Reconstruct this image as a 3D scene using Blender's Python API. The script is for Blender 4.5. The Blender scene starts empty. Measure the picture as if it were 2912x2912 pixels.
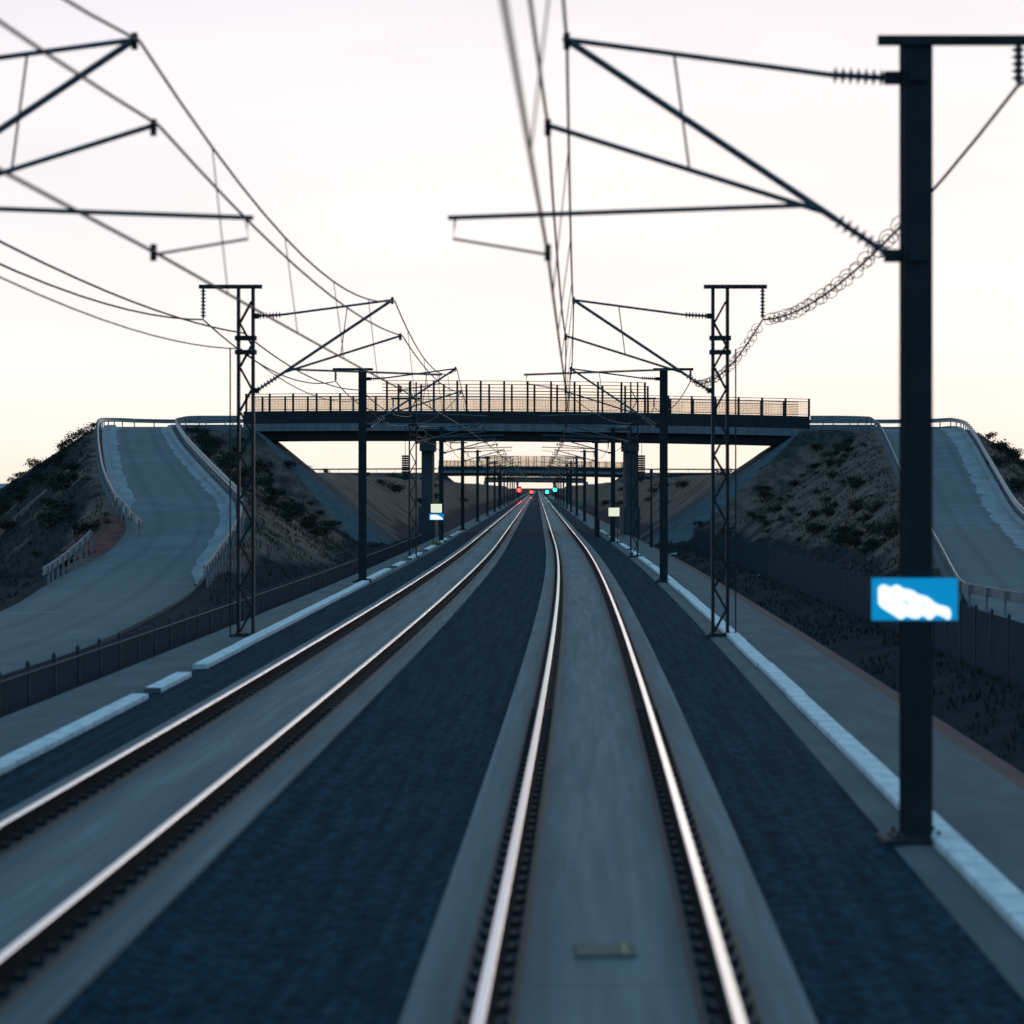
import bpy, math, random
import numpy as np
from mathutils import Vector, Matrix, noise as mnoise
random.seed(7); np.random.seed(7)
R = math.radians
scene = bpy.context.scene
col = scene.collection
PI = math.pi

# ------------------------------------------------------------------ camera
F_IMG = 8493.0          # focal length in photo pixels (70 mm on a 24 mm square)
CAM_Z = 3.05            # eye height above the rail heads
cd = bpy.data.cameras.new('camera'); cam = bpy.data.objects.new('camera', cd); col.objects.link(cam)
cam.location = (0, 0, CAM_Z); cam.rotation_euler = (R(90), 0, 0)
cd.lens = 70; cd.sensor_width = 24; cd.shift_y = -0.02335
cd.dof.use_dof = True; cd.dof.focus_distance = 140; cd.dof.aperture_fstop = 1.25
cd.clip_start = 0.3; cd.clip_end = 40000
scene.camera = cam

# ------------------------------------------------------------------ world
SUN_EL, SUN_AZ = 2.5, 7.0      # sun low ahead, a little right
w = bpy.data.worlds.new('World'); scene.world = w; w.use_nodes = True
nt = w.node_tree; nt.nodes.clear()
out = nt.nodes.new('ShaderNodeOutputWorld'); bg = nt.nodes.new('ShaderNodeBackground')
tc = nt.nodes.new('ShaderNodeTexCoord'); sep = nt.nodes.new('ShaderNodeSeparateXYZ')
nt.links.new(tc.outputs['Generated'], sep.inputs[0])
def ramp(node_tree, stops):
    r = node_tree.nodes.new('ShaderNodeValToRGB'); e = r.color_ramp.elements
    while len(e) < len(stops): e.new(0.5)
    for i, (p, c) in enumerate(stops):
        e[i].position = p; e[i].color = (c[0], c[1], c[2], 1)
    return r
front = ramp(nt, [(0.0, (1.0, .895, .76)), (.018, (1.0, .945, .865)), (.045, (1.0, .985, .97)), (.09, (.985, .965, .98)),
                  (.16, (.90, .885, .94)), (.28, (.44, .60, .80)), (.5, (.20, .42, .63)), (1.0, (.125, .37, .57))])
back = ramp(nt, [(0.0, (.18, .30, .43)), (.15, (.165, .325, .48)), (.5, (.14, .35, .54)), (1.0, (.125, .37, .57))])
nt.links.new(sep.outputs['Z'], front.inputs[0]); nt.links.new(sep.outputs['Z'], back.inputs[0])
mr = nt.nodes.new('ShaderNodeMapRange'); mr.interpolation_type = 'SMOOTHSTEP'
mr.inputs['From Min'].default_value = -0.35; mr.inputs['From Max'].default_value = 0.85
nt.links.new(sep.outputs['Y'], mr.inputs['Value'])
mx = nt.nodes.new('ShaderNodeMix'); mx.data_type = 'RGBA'
nt.links.new(mr.outputs[0], mx.inputs[0]); nt.links.new(back.outputs[0], mx.inputs[6]); nt.links.new(front.outputs[0], mx.inputs[7])
sky = nt.nodes.new('ShaderNodeTexSky'); sky.sky_type = 'NISHITA'; sky.sun_disc = False
sky.sun_elevation = R(SUN_EL); sky.sun_rotation = R(SUN_AZ); sky.dust_density = 2.0
sk = nt.nodes.new('ShaderNodeVectorMath'); sk.operation = 'SCALE'; sk.inputs['Scale'].default_value = 0.004
nt.links.new(sky.outputs[0], sk.inputs[0])
ad = nt.nodes.new('ShaderNodeVectorMath'); ad.operation = 'ADD'
nt.links.new(mx.outputs[2], ad.inputs[0]); nt.links.new(sk.outputs[0], ad.inputs[1])
cmap = nt.nodes.new('ShaderNodeMapping'); cmap.inputs['Scale'].default_value = (3.0, 3.0, 14.0); nt.links.new(tc.outputs['Generated'], cmap.inputs['Vector'])
cn = nt.nodes.new('ShaderNodeTexNoise'); cn.inputs['Scale'].default_value = 2.2; cn.inputs['Detail'].default_value = 5; nt.links.new(cmap.outputs[0], cn.inputs['Vector'])
cr = ramp(nt, [(.36, (.955, .95, .965)), (.64, (1.03, 1.02, 1.015))]); nt.links.new(cn.outputs['Fac'], cr.inputs[0])     # thin high cloud
cm = nt.nodes.new('ShaderNodeVectorMath'); cm.operation = 'MULTIPLY'; nt.links.new(ad.outputs[0], cm.inputs[0]); nt.links.new(cr.outputs[0], cm.inputs[1])
nt.links.new(cm.outputs[0], bg.inputs['Color']); bg.inputs['Strength'].default_value = 1.0
nt.links.new(bg.outputs[0], out.inputs['Surface'])

sd = bpy.data.lights.new('sun', 'SUN'); sd.energy = 0.2; sd.angle = R(12); sd.color = (1, .82, .62)
so = bpy.data.objects.new('sun', sd); col.objects.link(so)
sdir = Vector((math.sin(R(SUN_AZ)) * math.cos(R(SUN_EL)), math.cos(R(SUN_AZ)) * math.cos(R(SUN_EL)), math.sin(R(SUN_EL))))
so.rotation_euler = sdir.to_track_quat('Z', 'Y').to_euler()
scene.view_settings.view_transform = 'Standard'; scene.view_settings.look = 'None'
scene.view_settings.exposure = 0.0; scene.view_settings.gamma = 1.0

# ------------------------------------------------------------------ helpers
def tag(o, label=None, cat=None, group=None, kind=None):
    if label: o['label'] = label
    if cat: o['category'] = cat
    if group: o['group'] = group
    if kind: o['kind'] = kind
    return o
def empty(name, loc=(0, 0, 0)):
    o = bpy.data.objects.new(name, None); col.objects.link(o); o.location = loc; o.empty_display_size = .2
    return o
def copy_tree(o, parent=None):
    c = o.copy(); col.objects.link(c)
    if parent: c.parent = parent
    for ch in list(o.children): copy_tree(ch, c)
    return c

class MB:
    def __init__(s): s.v = []; s.f = []; s.mi = []; s.uv = None
    def add(s, vs, fs, m=0):
        b = len(s.v); s.v += [tuple(p) for p in vs]
        for f in fs: s.f.append(tuple(i + b for i in f)); s.mi.append(m)
    def box(s, x0, x1, y0, y1, z0, z1, m=0):
        s.add([(x0, y0, z0), (x1, y0, z0), (x1, y1, z0), (x0, y1, z0), (x0, y0, z1), (x1, y0, z1), (x1, y1, z1), (x0, y1, z1)],
              [(0, 3, 2, 1), (4, 5, 6, 7), (0, 1, 5, 4), (1, 2, 6, 5), (2, 3, 7, 6), (3, 0, 4, 7)], m)
    def bar(s, p, q, wx, wy, m=0):          # rectangular bar from p to q
        p = Vector(p); q = Vector(q); d = (q - p).normalized()
        a = d.cross(Vector((0, 1, 0)));
        if a.length < 1e-4: a = Vector((1, 0, 0))
        a.normalize(); b = d.cross(a).normalized()
        vs = [e + a * wx / 2 * i + b * wy / 2 * j for e in (p, q) for i, j in ((-1, -1), (1, -1), (1, 1), (-1, 1))]
        s.add(vs, [(0, 3, 2, 1), (4, 5, 6, 7), (0, 1, 5, 4), (1, 2, 6, 5), (2, 3, 7, 6), (3, 0, 4, 7)], m)
    def tube(s, pts, r, n=6, m=0, cap=True):
        pts = [Vector(p) for p in pts]; rs = r if isinstance(r, (list, tuple)) else [r] * len(pts)
        rings = []
        for i, p in enumerate(pts):
            d = (pts[min(i + 1, len(pts) - 1)] - pts[max(i - 1, 0)]).normalized()
            a = d.cross(Vector((0, 0, 1)))
            if a.length < 1e-3: a = d.cross(Vector((1, 0, 0)))
            a.normalize(); b = d.cross(a).normalized()
            rings.append([p + (a * math.cos(2 * PI * k / n) + b * math.sin(2 * PI * k / n)) * rs[i] for k in range(n)])
        vs = [p for rg in rings for p in rg]; fs = []
        for i in range(len(pts) - 1):
            for k in range(n):
                k2 = (k + 1) % n; fs.append((i * n + k, i * n + k2, (i + 1) * n + k2, (i + 1) * n + k))
        if cap: fs.append(tuple(range(n - 1, -1, -1))); fs.append(tuple((len(pts) - 1) * n + k for k in range(n)))
        s.add(vs, fs, m)
    def build(s, name, mats, parent=None, smooth=False):
        me = bpy.data.meshes.new(name); me.from_pydata(s.v, [], s.f)
        mats = mats if isinstance(mats, (list, tuple)) else [mats]
        for m in mats: me.materials.append(m)
        if len(mats) > 1: me.polygons.foreach_set('material_index', s.mi)
        if smooth: me.polygons.foreach_set('use_smooth', [True] * len(me.polygons))
        me.update()
        o = bpy.data.objects.new(name, me); col.objects.link(o)
        if parent: o.parent = parent
        return o

# ------------------------------------------------------------------ materials
def mat(name, c1, c2=None, scale=4.0, rough=.85, metal=0.0, bump=0.0, bscale=30.0, coord='Object', stretch=(1, 1, 1),
        c3=None, scale3=.4, lo=.38, hi=.62, spec=.3, detail=6):
    m = bpy.data.materials.new(name); m.use_nodes = True; n = m.node_tree; b = n.nodes['Principled BSDF']
    b.inputs['Roughness'].default_value = rough; b.inputs['Metallic'].default_value = metal
    b.inputs['Specular IOR Level'].default_value = spec
    t = n.nodes.new('ShaderNodeTexCoord'); mp = n.nodes.new('ShaderNodeMapping'); mp.inputs['Scale'].default_value = stretch
    n.links.new(t.outputs[coord], mp.inputs['Vector'])
    c2 = c2 or tuple(x * .7 for x in c1)
    nz = n.nodes.new('ShaderNodeTexNoise'); nz.inputs['Scale'].default_value = scale; nz.inputs['Detail'].default_value = detail
    n.links.new(mp.outputs[0], nz.inputs['Vector'])
    r = ramp(n, [(lo, c1), (hi, c2)]); n.links.new(nz.outputs['Fac'], r.inputs[0]); colo = r.outputs[0]
    if c3:
        nz3 = n.nodes.new('ShaderNodeTexNoise'); nz3.inputs['Scale'].default_value = scale3; nz3.inputs['Detail'].default_value = 5
        n.links.new(mp.outputs[0], nz3.inputs['Vector'])
        r3 = ramp(n, [(.45, (0, 0, 0)), (.62, (1, 1, 1))]); n.links.new(nz3.outputs['Fac'], r3.inputs[0])
        mm = n.nodes.new('ShaderNodeMix'); mm.data_type = 'RGBA'
        n.links.new(r3.outputs[0], mm.inputs[0]); n.links.new(colo, mm.inputs[6]); mm.inputs[7].default_value = (*c3, 1)
        colo = mm.outputs[2]
    n.links.new(colo, b.inputs['Base Color'])
    if bump:
        nb = n.nodes.new('ShaderNodeTexNoise'); nb.inputs['Scale'].default_value = bscale; nb.inputs['Detail'].default_value = 4
        n.links.new(t.outputs['Object'], nb.inputs['Vector'])
        bp = n.nodes.new('ShaderNodeBump'); bp.inputs['Strength'].default_value = bump; bp.inputs['Distance'].default_value = .05
        n.links.new(nb.outputs['Fac'], bp.inputs['Height']); n.links.new(bp.outputs[0], b.inputs['Normal'])
    return m
def emis(name, c, s):
    m = bpy.data.materials.new(name); m.use_nodes = True; b = m.node_tree.nodes['Principled BSDF']
    b.inputs['Base Color'].default_value = (*c, 1); b.inputs['Emission Color'].default_value = (*c, 1)
    b.inputs['Emission Strength'].default_value = s
    return m

def ballast_mat():
    m = mat('ballast', (.004, .0245, .039), (.0105, .040, .059), scale=3.0, rough=1.0, spec=.03, coord='UV', stretch=(2.6, .05, 1))
    n = m.node_tree; b = n.nodes['Principled BSDF']
    t = n.nodes.new('ShaderNodeTexCoord')
    vo = n.nodes.new('ShaderNodeTexVoronoi'); vo.inputs['Scale'].default_value = 13
    n.links.new(t.outputs['UV'], vo.inputs['Vector'])
    hs = n.nodes.new('ShaderNodeMapRange'); hs.inputs['To Min'].default_value = .35; hs.inputs['To Max'].default_value = 1.75
    sp = n.nodes.new('ShaderNodeSeparateXYZ'); n.links.new(vo.outputs['Color'], sp.inputs[0]); n.links.new(sp.outputs[0], hs.inputs['Value'])
    src = b.inputs['Base Color'].links[0].from_socket
    ml = n.nodes.new('ShaderNodeVectorMath'); ml.operation = 'SCALE'
    n.links.new(src, ml.inputs[0]); n.links.new(hs.outputs[0], ml.inputs['Scale']); n.links.new(ml.outputs[0], b.inputs['Base Color'])
    bp = n.nodes.new('ShaderNodeBump'); bp.inputs['Strength'].default_value = .8; bp.inputs['Distance'].default_value = .04; bp.invert = True
    n.links.new(vo.outputs['Distance'], bp.inputs['Height']); n.links.new(bp.outputs[0], b.inputs['Normal'])
    return m
def slab_mat(off):
    m = mat('slab_concrete', (.145, .168, .178), (.185, .20, .205), scale=2.2, rough=.8, bump=.15, bscale=60, coord='UV', stretch=(2.2, .10, 1),
            c3=(.125, .14, .15), scale3=1.1)
    n = m.node_tree; b = n.nodes['Principled BSDF']
    t = n.nodes.new('ShaderNodeTexCoord'); sp = n.nodes.new('ShaderNodeSeparateXYZ'); n.links.new(t.outputs['UV'], sp.inputs[0])
    fr = n.nodes.new('ShaderNodeMath'); fr.operation = 'MODULO'; fr.inputs[1].default_value = 6.5; n.links.new(sp.outputs['Y'], fr.inputs[0])
    lt = n.nodes.new('ShaderNodeMath'); lt.operation = 'LESS_THAN'; lt.inputs[1].default_value = .035; n.links.new(fr.outputs[0], lt.inputs[0])
    src = b.inputs['Base Color'].links[0].from_socket
    mm = n.nodes.new('ShaderNodeMix'); mm.data_type = 'RGBA'; mm.inputs[7].default_value = (.05, .055, .06, 1)
    f2 = n.nodes.new('ShaderNodeMath'); f2.operation = 'MULTIPLY'; f2.inputs[1].default_value = .85; n.links.new(lt.outputs[0], f2.inputs[0])
    n.links.new(f2.outputs[0], mm.inputs[0]); n.links.new(src, mm.inputs[6])
    def mth(op, a, v=None):
        q = n.nodes.new('ShaderNodeMath'); q.operation = op; n.links.new(a, q.inputs[0])
        if v is not None: q.inputs[1].default_value = v
        return q.outputs[0]
    u = mth('ABSOLUTE', mth('SUBTRACT', mth('ABSOLUTE', mth('SUBTRACT', sp.outputs['X'], off)), .752))     # distance from the nearest rail
    dust = n.nodes.new('ShaderNodeMapRange'); dust.inputs['From Min'].default_value = .16; dust.inputs['From Max'].default_value = .50; dust.inputs['To Min'].default_value = .75; dust.inputs['To Max'].default_value = 0
    n.links.new(u, dust.inputs['Value'])
    mp2 = n.nodes.new('ShaderNodeMapping'); mp2.inputs['Scale'].default_value = (9, .22, 1); n.links.new(t.outputs['UV'], mp2.inputs['Vector'])
    n2 = n.nodes.new('ShaderNodeTexNoise'); n2.inputs['Scale'].default_value = 1; n2.inputs['Detail'].default_value = 6; n.links.new(mp2.outputs[0], n2.inputs['Vector'])
    dm = n.nodes.new('ShaderNodeMath'); dm.operation = 'MULTIPLY'; n.links.new(dust.outputs[0], dm.inputs[0]); n.links.new(n2.outputs['Fac'], dm.inputs[1])
    m2 = n.nodes.new('ShaderNodeMix'); m2.data_type = 'RGBA'; m2.inputs[7].default_value = (.06, .055, .055, 1)                   # brake dust and grease
    n.links.new(dm.outputs[0], m2.inputs[0]); n.links.new(mm.outputs[2], m2.inputs[6])
    gr = ramp(n, [(.40, (.80, .80, .80)), (.62, (1.1, 1.1, 1.1))]); n.links.new(n2.outputs['Fac'], gr.inputs[0])
    ml = n.nodes.new('ShaderNodeVectorMath'); ml.operation = 'MULTIPLY'; n.links.new(m2.outputs[2], ml.inputs[0]); n.links.new(gr.outputs[0], ml.inputs[1])
    n.links.new(ml.outputs[0], b.inputs['Base Color'])
    return m

M = {}
M['ballast'] = ballast_mat(); M['slab'] = slab_mat(0.0); M['slab_left'] = slab_mat(-4.7)
M['path'] = mat('path_gravel', (.13, .138, .142), (.088, .10, .108), scale=1.2, rough=.95, bump=.4, bscale=25, coord='UV', stretch=(1.5, .35, 1), c3=(.085, .10, .105), scale3=.9)
M['red_soil'] = mat('red_soil', (.15, .062, .056), (.085, .045, .044), scale=2, rough=.95, bump=.5, bscale=10)
M['trough'] = mat('trough_concrete', (.80, .80, .80), (.64, .66, .67), scale=3, rough=.8, bump=.1, bscale=40, coord='UV', stretch=(2, .4, 1))
def lids(m):
    n = m.node_tree; b = n.nodes['Principled BSDF']; t = n.nodes.new('ShaderNodeTexCoord'); sp = n.nodes.new('ShaderNodeSeparateXYZ'); n.links.new(t.outputs['UV'], sp.inputs[0])
    a = n.nodes.new('ShaderNodeMath'); a.operation = 'PINGPONG'; a.inputs[1].default_value = .5; n.links.new(sp.outputs['Y'], a.inputs[0])
    l = n.nodes.new('ShaderNodeMath'); l.operation = 'LESS_THAN'; l.inputs[1].default_value = .02; n.links.new(a.outputs[0], l.inputs[0])
    q = n.nodes.new('ShaderNodeMix'); q.data_type = 'RGBA'; q.inputs[7].default_value = (.12, .13, .13, 1); src = b.inputs['Base Color'].links[0].from_socket
    n.links.new(l.outputs[0], q.inputs[0]); n.links.new(src, q.inputs[6]); n.links.new(q.outputs[2], b.inputs['Base Color'])
lids(M['trough'])
M['rail_side'] = mat('rail_web_steel', (.010, .010, .013), (.020, .018, .019), scale=9, rough=.9, spec=.04)
M['rail_head'] = mat('rail_head_steel', (.74, .73, .74), (.62, .61, .62), scale=1.0, rough=.3, metal=1.0, stretch=(1, .03, 1))
M['clip'] = mat('fastener_rubber', (.012, .014, .018), (.02, .022, .026), rough=.7)
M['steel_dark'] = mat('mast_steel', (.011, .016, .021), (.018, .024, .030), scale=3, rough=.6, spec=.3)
M['steel_arm'] = mat('cantilever_tube', (.11, .13, .15), (.07, .085, .10), scale=6, rough=.5, metal=.3)
M['insul'] = mat('insulator_ceramic', (.05, .085, .11), (.07, .11, .135), rough=.3, spec=.5)
M['wire'] = mat('copper_wire', (.022, .026, .034), (.016, .018, .024), rough=.6)
M['galv'] = mat('galvanised_steel', (.27, .295, .32), (.19, .21, .23), scale=5, rough=.5, metal=.35)
M['road'] = mat('road_surface', (.165, .175, .185), (.125, .138, .15), scale=.5, rough=1, spec=.05, bump=.08, bscale=15, c3=(.15, .15, .15), scale3=.12)
M['gutter'] = mat('gutter_concrete', (.30, .32, .34), (.22, .24, .26), scale=.9, rough=.9, stretch=(1, .4, 1))
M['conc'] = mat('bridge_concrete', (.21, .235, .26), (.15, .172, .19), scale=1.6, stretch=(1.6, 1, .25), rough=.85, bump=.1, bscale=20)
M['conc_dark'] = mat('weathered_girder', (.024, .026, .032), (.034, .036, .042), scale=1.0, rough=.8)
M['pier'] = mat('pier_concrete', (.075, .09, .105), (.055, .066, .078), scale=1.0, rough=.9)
M['soil'] = mat('dry_soil', (.125, .083, .072), (.062, .052, .048), scale=.9, rough=1, bump=.8, bscale=3, c3=(.028, .036, .034), scale3=.33, spec=.05)
M['scrub'] = mat('dark_scrub', (.013, .025, .032), (.030, .036, .040), scale=.8, rough=1, bump=.8, bscale=5, c3=(.028, .028, .030), scale3=.10, spec=.05)
M['paving'] = mat('slope_gravel', (.125, .148, .165), (.095, .115, .132), scale=1.5, rough=1, bump=.5, bscale=6, spec=.1)
M['leaf'] = mat('leaf', (.018, .032, .026), (.040, .052, .034), scale=3, rough=.9, spec=.1)
M['leaf_dry'] = mat('leaf_dry', (.040, .042, .036), (.066, .058, .047), scale=3, rough=.95, spec=.05)
M['fence'] = mat('fence_steel', (.018, .038, .058), (.028, .048, .068), scale=4, rough=.7)
M['blue'] = emis('plate_blue_glow', (.0, .38, .76), .45)  # plates are no lamps: emission stands in for headlight thrown back by the sheeting
M['white'] = emis('plate_white_glow', (.86, .92, .90), 1.1)
M['pale_mark'] = emis('plate_mark_glow', (.74, .82, .80), .75)
M['yellow_white'] = emis('marker_yellow_glow', (.90, .92, .66), .75)  # reflective marker, same added glow in place of returned headlight
M['lamp_red'] = emis('lamp_red', (1.0, .012, .010), 26.0)
M['lamp_green'] = emis('lamp_green', (.02, 1.0, .62), 14.0)
M['hill'] = mat('far_hill_hazed', (.22, .24, .29), (.18, .20, .25), scale=.002, rough=1)  # distance haze put into the base colour as pale blue
M['litter'] = mat('white_paper', (.75, .75, .73), (.6, .6, .6), rough=.8)
M['yellow_paint'] = mat('yellow_paint', (.22, .22, .03), (.15, .16, .03), rough=.6)

def ground_mat():
    m = bpy.data.materials.new('ground'); m.use_nodes = True; n = m.node_tree; b = n.nodes['Principled BSDF']
    b.inputs['Roughness'].default_value = 1; b.inputs['Specular IOR Level'].default_value = .04
    t = n.nodes.new('ShaderNodeTexCoord')
    def nz(scale, lo, hi, c1, c2, det=6):
        q = n.nodes.new('ShaderNodeTexNoise'); q.inputs['Scale'].default_value = scale; q.inputs['Detail'].default_value = det
        n.links.new(t.outputs['Object'], q.inputs['Vector']); r = ramp(n, [(lo, c1), (hi, c2)]); n.links.new(q.outputs['Fac'], r.inputs[0]); return r.outputs[0]
    def mix(f, a, c):
        q = n.nodes.new('ShaderNodeMix'); q.data_type = 'RGBA'; n.links.new(f, q.inputs[0]); n.links.new(a, q.inputs[6]); n.links.new(c, q.inputs[7]); return q.outputs[2]
    def attr(nm, lo, hi, amt, sc):
        a = n.nodes.new('ShaderNodeAttribute'); a.attribute_name = nm
        q = n.nodes.new('ShaderNodeTexNoise'); q.inputs['Scale'].default_value = sc; q.inputs['Detail'].default_value = 5; n.links.new(t.outputs['Object'], q.inputs['Vector'])
        k = n.nodes.new('ShaderNodeMath'); k.operation = 'MULTIPLY_ADD'; k.inputs[1].default_value = amt; n.links.new(q.outputs['Fac'], k.inputs[0]); n.links.new(a.outputs['Fac'], k.inputs[2])
        s_ = n.nodes.new('ShaderNodeMapRange'); s_.inputs['From Min'].default_value = lo + amt / 2; s_.inputs['From Max'].default_value = hi + amt / 2; n.links.new(k.outputs[0], s_.inputs['Value']); return s_.outputs[0]
    soil = nz(.9, .38, .62, (.20, .122, .102), (.105, .075, .067))
    soil = mix(nz(.33, .50, .62, (0, 0, 0), (1, 1, 1)), soil, nz(2.5, .4, .6, (.034, .040, .038), (.066, .058, .052)))
    scrub = nz(.8, .38, .62, (.008, .018, .026), (.020, .027, .033))
    pav = nz(1.6, .38, .62, (.128, .150, .166), (.092, .112, .130))
    red = nz(2.0, .4, .6, (.20, .075, .068), (.115, .055, .052))
    c = mix(attr('scrub', .25, .75, .8, .5), soil, scrub)
    c = mix(attr('red', .3, .6, .4, 1.2), c, red)
    c = mix(attr('paved', -.05, .05, .25, 1.5), c, pav)
    n.links.new(c, b.inputs['Base Color'])
    nb = n.nodes.new('ShaderNodeTexNoise'); nb.inputs['Scale'].default_value = 3.5; nb.inputs['Detail'].default_value = 7; n.links.new(t.outputs['Object'], nb.inputs['Vector'])
    bp = n.nodes.new('ShaderNodeBump'); bp.inputs['Strength'].default_value = .7; bp.inputs['Distance'].default_value = .06
    n.links.new(nb.outputs['Fac'], bp.inputs['Height']); n.links.new(bp.outputs[0], b.inputs['Normal'])
    return m
M['ground'] = ground_mat()
def pane_mat(name, c):
    m = bpy.data.materials.new(name); m.use_nodes = True; n = m.node_tree; n.nodes.clear()
    o = n.nodes.new('ShaderNodeOutputMaterial'); t = n.nodes.new('ShaderNodeBsdfTransparent'); t.inputs[0].default_value = (*c, 1); n.links.new(t.outputs[0], o.inputs[0]); return m
M['pane'] = pane_mat('screen_pane', (.998, .968, .925)); M['pane_high'] = pane_mat('screen_pane_high', (.999, .988, .970))
m_ = mat('ramp_road', (.205, .212, .22), (.16, .17, .18), scale=.5, rough=1, spec=.05, bump=.08, bscale=15, c3=(.185, .182, .18), scale3=.12)
n_ = m_.node_tree; at_ = n_.nodes.new('ShaderNodeAttribute'); at_.attribute_name = 'across'
cr_ = ramp(n_, [(0, (.78, .76, .74)), (.12, (1, 1, 1)), (.24, (1, 1, 1)), (.31, (.80, .81, .82)), (.38, (1, 1, 1)), (.50, (.93, .92, .90)), (.62, (1, 1, 1)), (.69, (.80, .81, .82)), (.76, (1, 1, 1)), (1, (.8, .78, .75))])
n_.links.new(at_.outputs['Fac'], cr_.inputs[0]); src_ = n_.nodes['Principled BSDF'].inputs['Base Color'].links[0].from_socket
vm_ = n_.nodes.new('ShaderNodeVectorMath'); vm_.operation = 'MULTIPLY'; n_.links.new(src_, vm_.inputs[0]); n_.links.new(cr_.outputs[0], vm_.inputs[1]); n_.links.new(vm_.outputs[0], n_.nodes['Principled BSDF'].inputs['Base Color'])
M['ramp'] = m_
M['balise'] = mat('balise_cover', (.15, .125, .09), (.12, .105, .08), scale=5, rough=.8); M['yellow_line'] = mat('yellow_line', (.42, .34, .12), (.36, .30, .12), rough=.7)

# ------------------------------------------------------------------ the line of the track
def _slope(y):
    if y < 20: return .0255
    if y > 170: return .0085
    return .0255 - .017 * (y - 20) / 150
_ys = np.arange(-60, 4000, 1.0); _xs = np.concatenate([[0], np.cumsum([_slope(y + .5) for y in _ys[:-1]])])
_xs = _xs - np.interp(17.0, _ys, _xs) + .554
def Xc(y): return np.interp(y, _ys, _xs)
LEFT = -4.7
SWEEP = list(np.arange(-20, 120, 1.0)) + list(np.arange(120, 300, 3.0)) + list(np.arange(300, 800, 10.0)) + list(np.arange(800, 3301, 50.0))

def sweep(name, prof, mats, ys=SWEEP, mi=None, off=0.0, offfn=None, closed=False, smooth=False, parent=None):
    P = np.array(prof); n = len(prof); v = []; uv = []
    for y in ys:
        x0 = float(Xc(y)) + off + (offfn(y) if offfn else 0)
        for o, z in prof: v.append((x0 + o, y, z)); uv.append((o + off, y))
    f = []; m = []
    k = n if closed else n - 1
    for i in range(len(ys) - 1):
        for j in range(k):
            j2 = (j + 1) % n
            f.append((i * n + j, i * n + j2, (i + 1) * n + j2, (i + 1) * n + j)); m.append(mi[j] if mi else 0)
    if closed:
        f.append(tuple(range(n - 1, -1, -1))); m.append(0); f.append(tuple((len(ys) - 1) * n + j for j in range(n))); m.append(0)
    me = bpy.data.meshes.new(name); me.from_pydata(v, [], f)
    mats = mats if isinstance(mats, (list, tuple)) else [mats]
    for mm in mats: me.materials.append(mm)
    me.polygons.foreach_set('material_index', m)
    ul = me.uv_layers.new(name='UVMap'); li = np.zeros(len(me.loops), dtype=np.int32); me.loops.foreach_get('vertex_index', li)
    ul.data.foreach_set('uv', np.array(uv, dtype=np.float32)[li].ravel())
    if smooth: me.polygons.foreach_set('use_smooth', [True] * len(me.polygons))
    me.update(); o = bpy.data.objects.new(name, me); col.objects.link(o)
    if parent: o.parent = parent
    return o

# ------------------------------------------------------------------ terrain
# ramp roads: Y, z, left edge X, right edge X
RL = np.array([(-30, -.8, -15, -9.7), (60, -.76, -15, -9.9), (77.5, -.7, -14.6, -10.2), (95, -.6, -15.6, -10.7), (107, -.45, -16.8, -11.2),
               (118, .05, -16.9, -11.8), (125, .9, -15.6, -11.75), (132, 1.9, -17.2, -11.9), (150, 3.3, -20.3, -15.0), (175, 5.2, -24.0, -19.2),
               (195, 6.7, -26.8, -22.2), (210, 7.35, -28.6, -23.9), (223, 7.45, -29.2, -24.2)])
RR = np.array([(-30, -.75, 12.5, 18), (60, -.72, 13.0, 18), (88, -.58, 13.6, 18.6), (95, -.44, 14.4, 19.2), (110, -.03, 16.2, 20.8), (130, .8, 18.4, 23.0),
               (150, 1.64, 20.5, 25.2), (182, 4.34, 23.6, 28.9), (197, 6.06, 24.8, 30.4), (212, 7.35, 26.1, 31.9), (223, 7.4, 26.6, 32.3)])
def smooth_tab(T, y):
    # smooth interpolation: average of linear interpolation over a small window
    y = np.asarray(y, float); acc = 0
    for d in (-6, -3, 0, 3, 6): acc = acc + np.stack([np.interp(y + d, T[:, 0], T[:, k]) for k in (1, 2, 3)])
    return acc / 5
def sstep(a, b, x):
    t = np.clip((x - a) / (b - a), 0, 1); return t * t * (3 - 2 * t)
BRIDGES = [(219.0, 0.0), (640.0, -.9), (1200.0, -1.2)]     # depth, level
def bridge_cx(Y): return float(Xc(Y)) - 2.35
def fbm(X, Y, s, seed=0):
    rs = np.random.RandomState(seed); h = np.zeros_like(X)
    for k in range(14):
        a = rs.uniform(0, 2 * PI); fr = s * rs.uniform(.6, 2.4); ph = rs.uniform(0, 6.28)
        h += np.sin((X * math.cos(a) + Y * math.sin(a)) * fr + ph + 1.3 * np.sin((X * math.sin(a) - Y * math.cos(a)) * fr * .7 + ph * 2)) / 14 * 2
    return h
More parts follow.
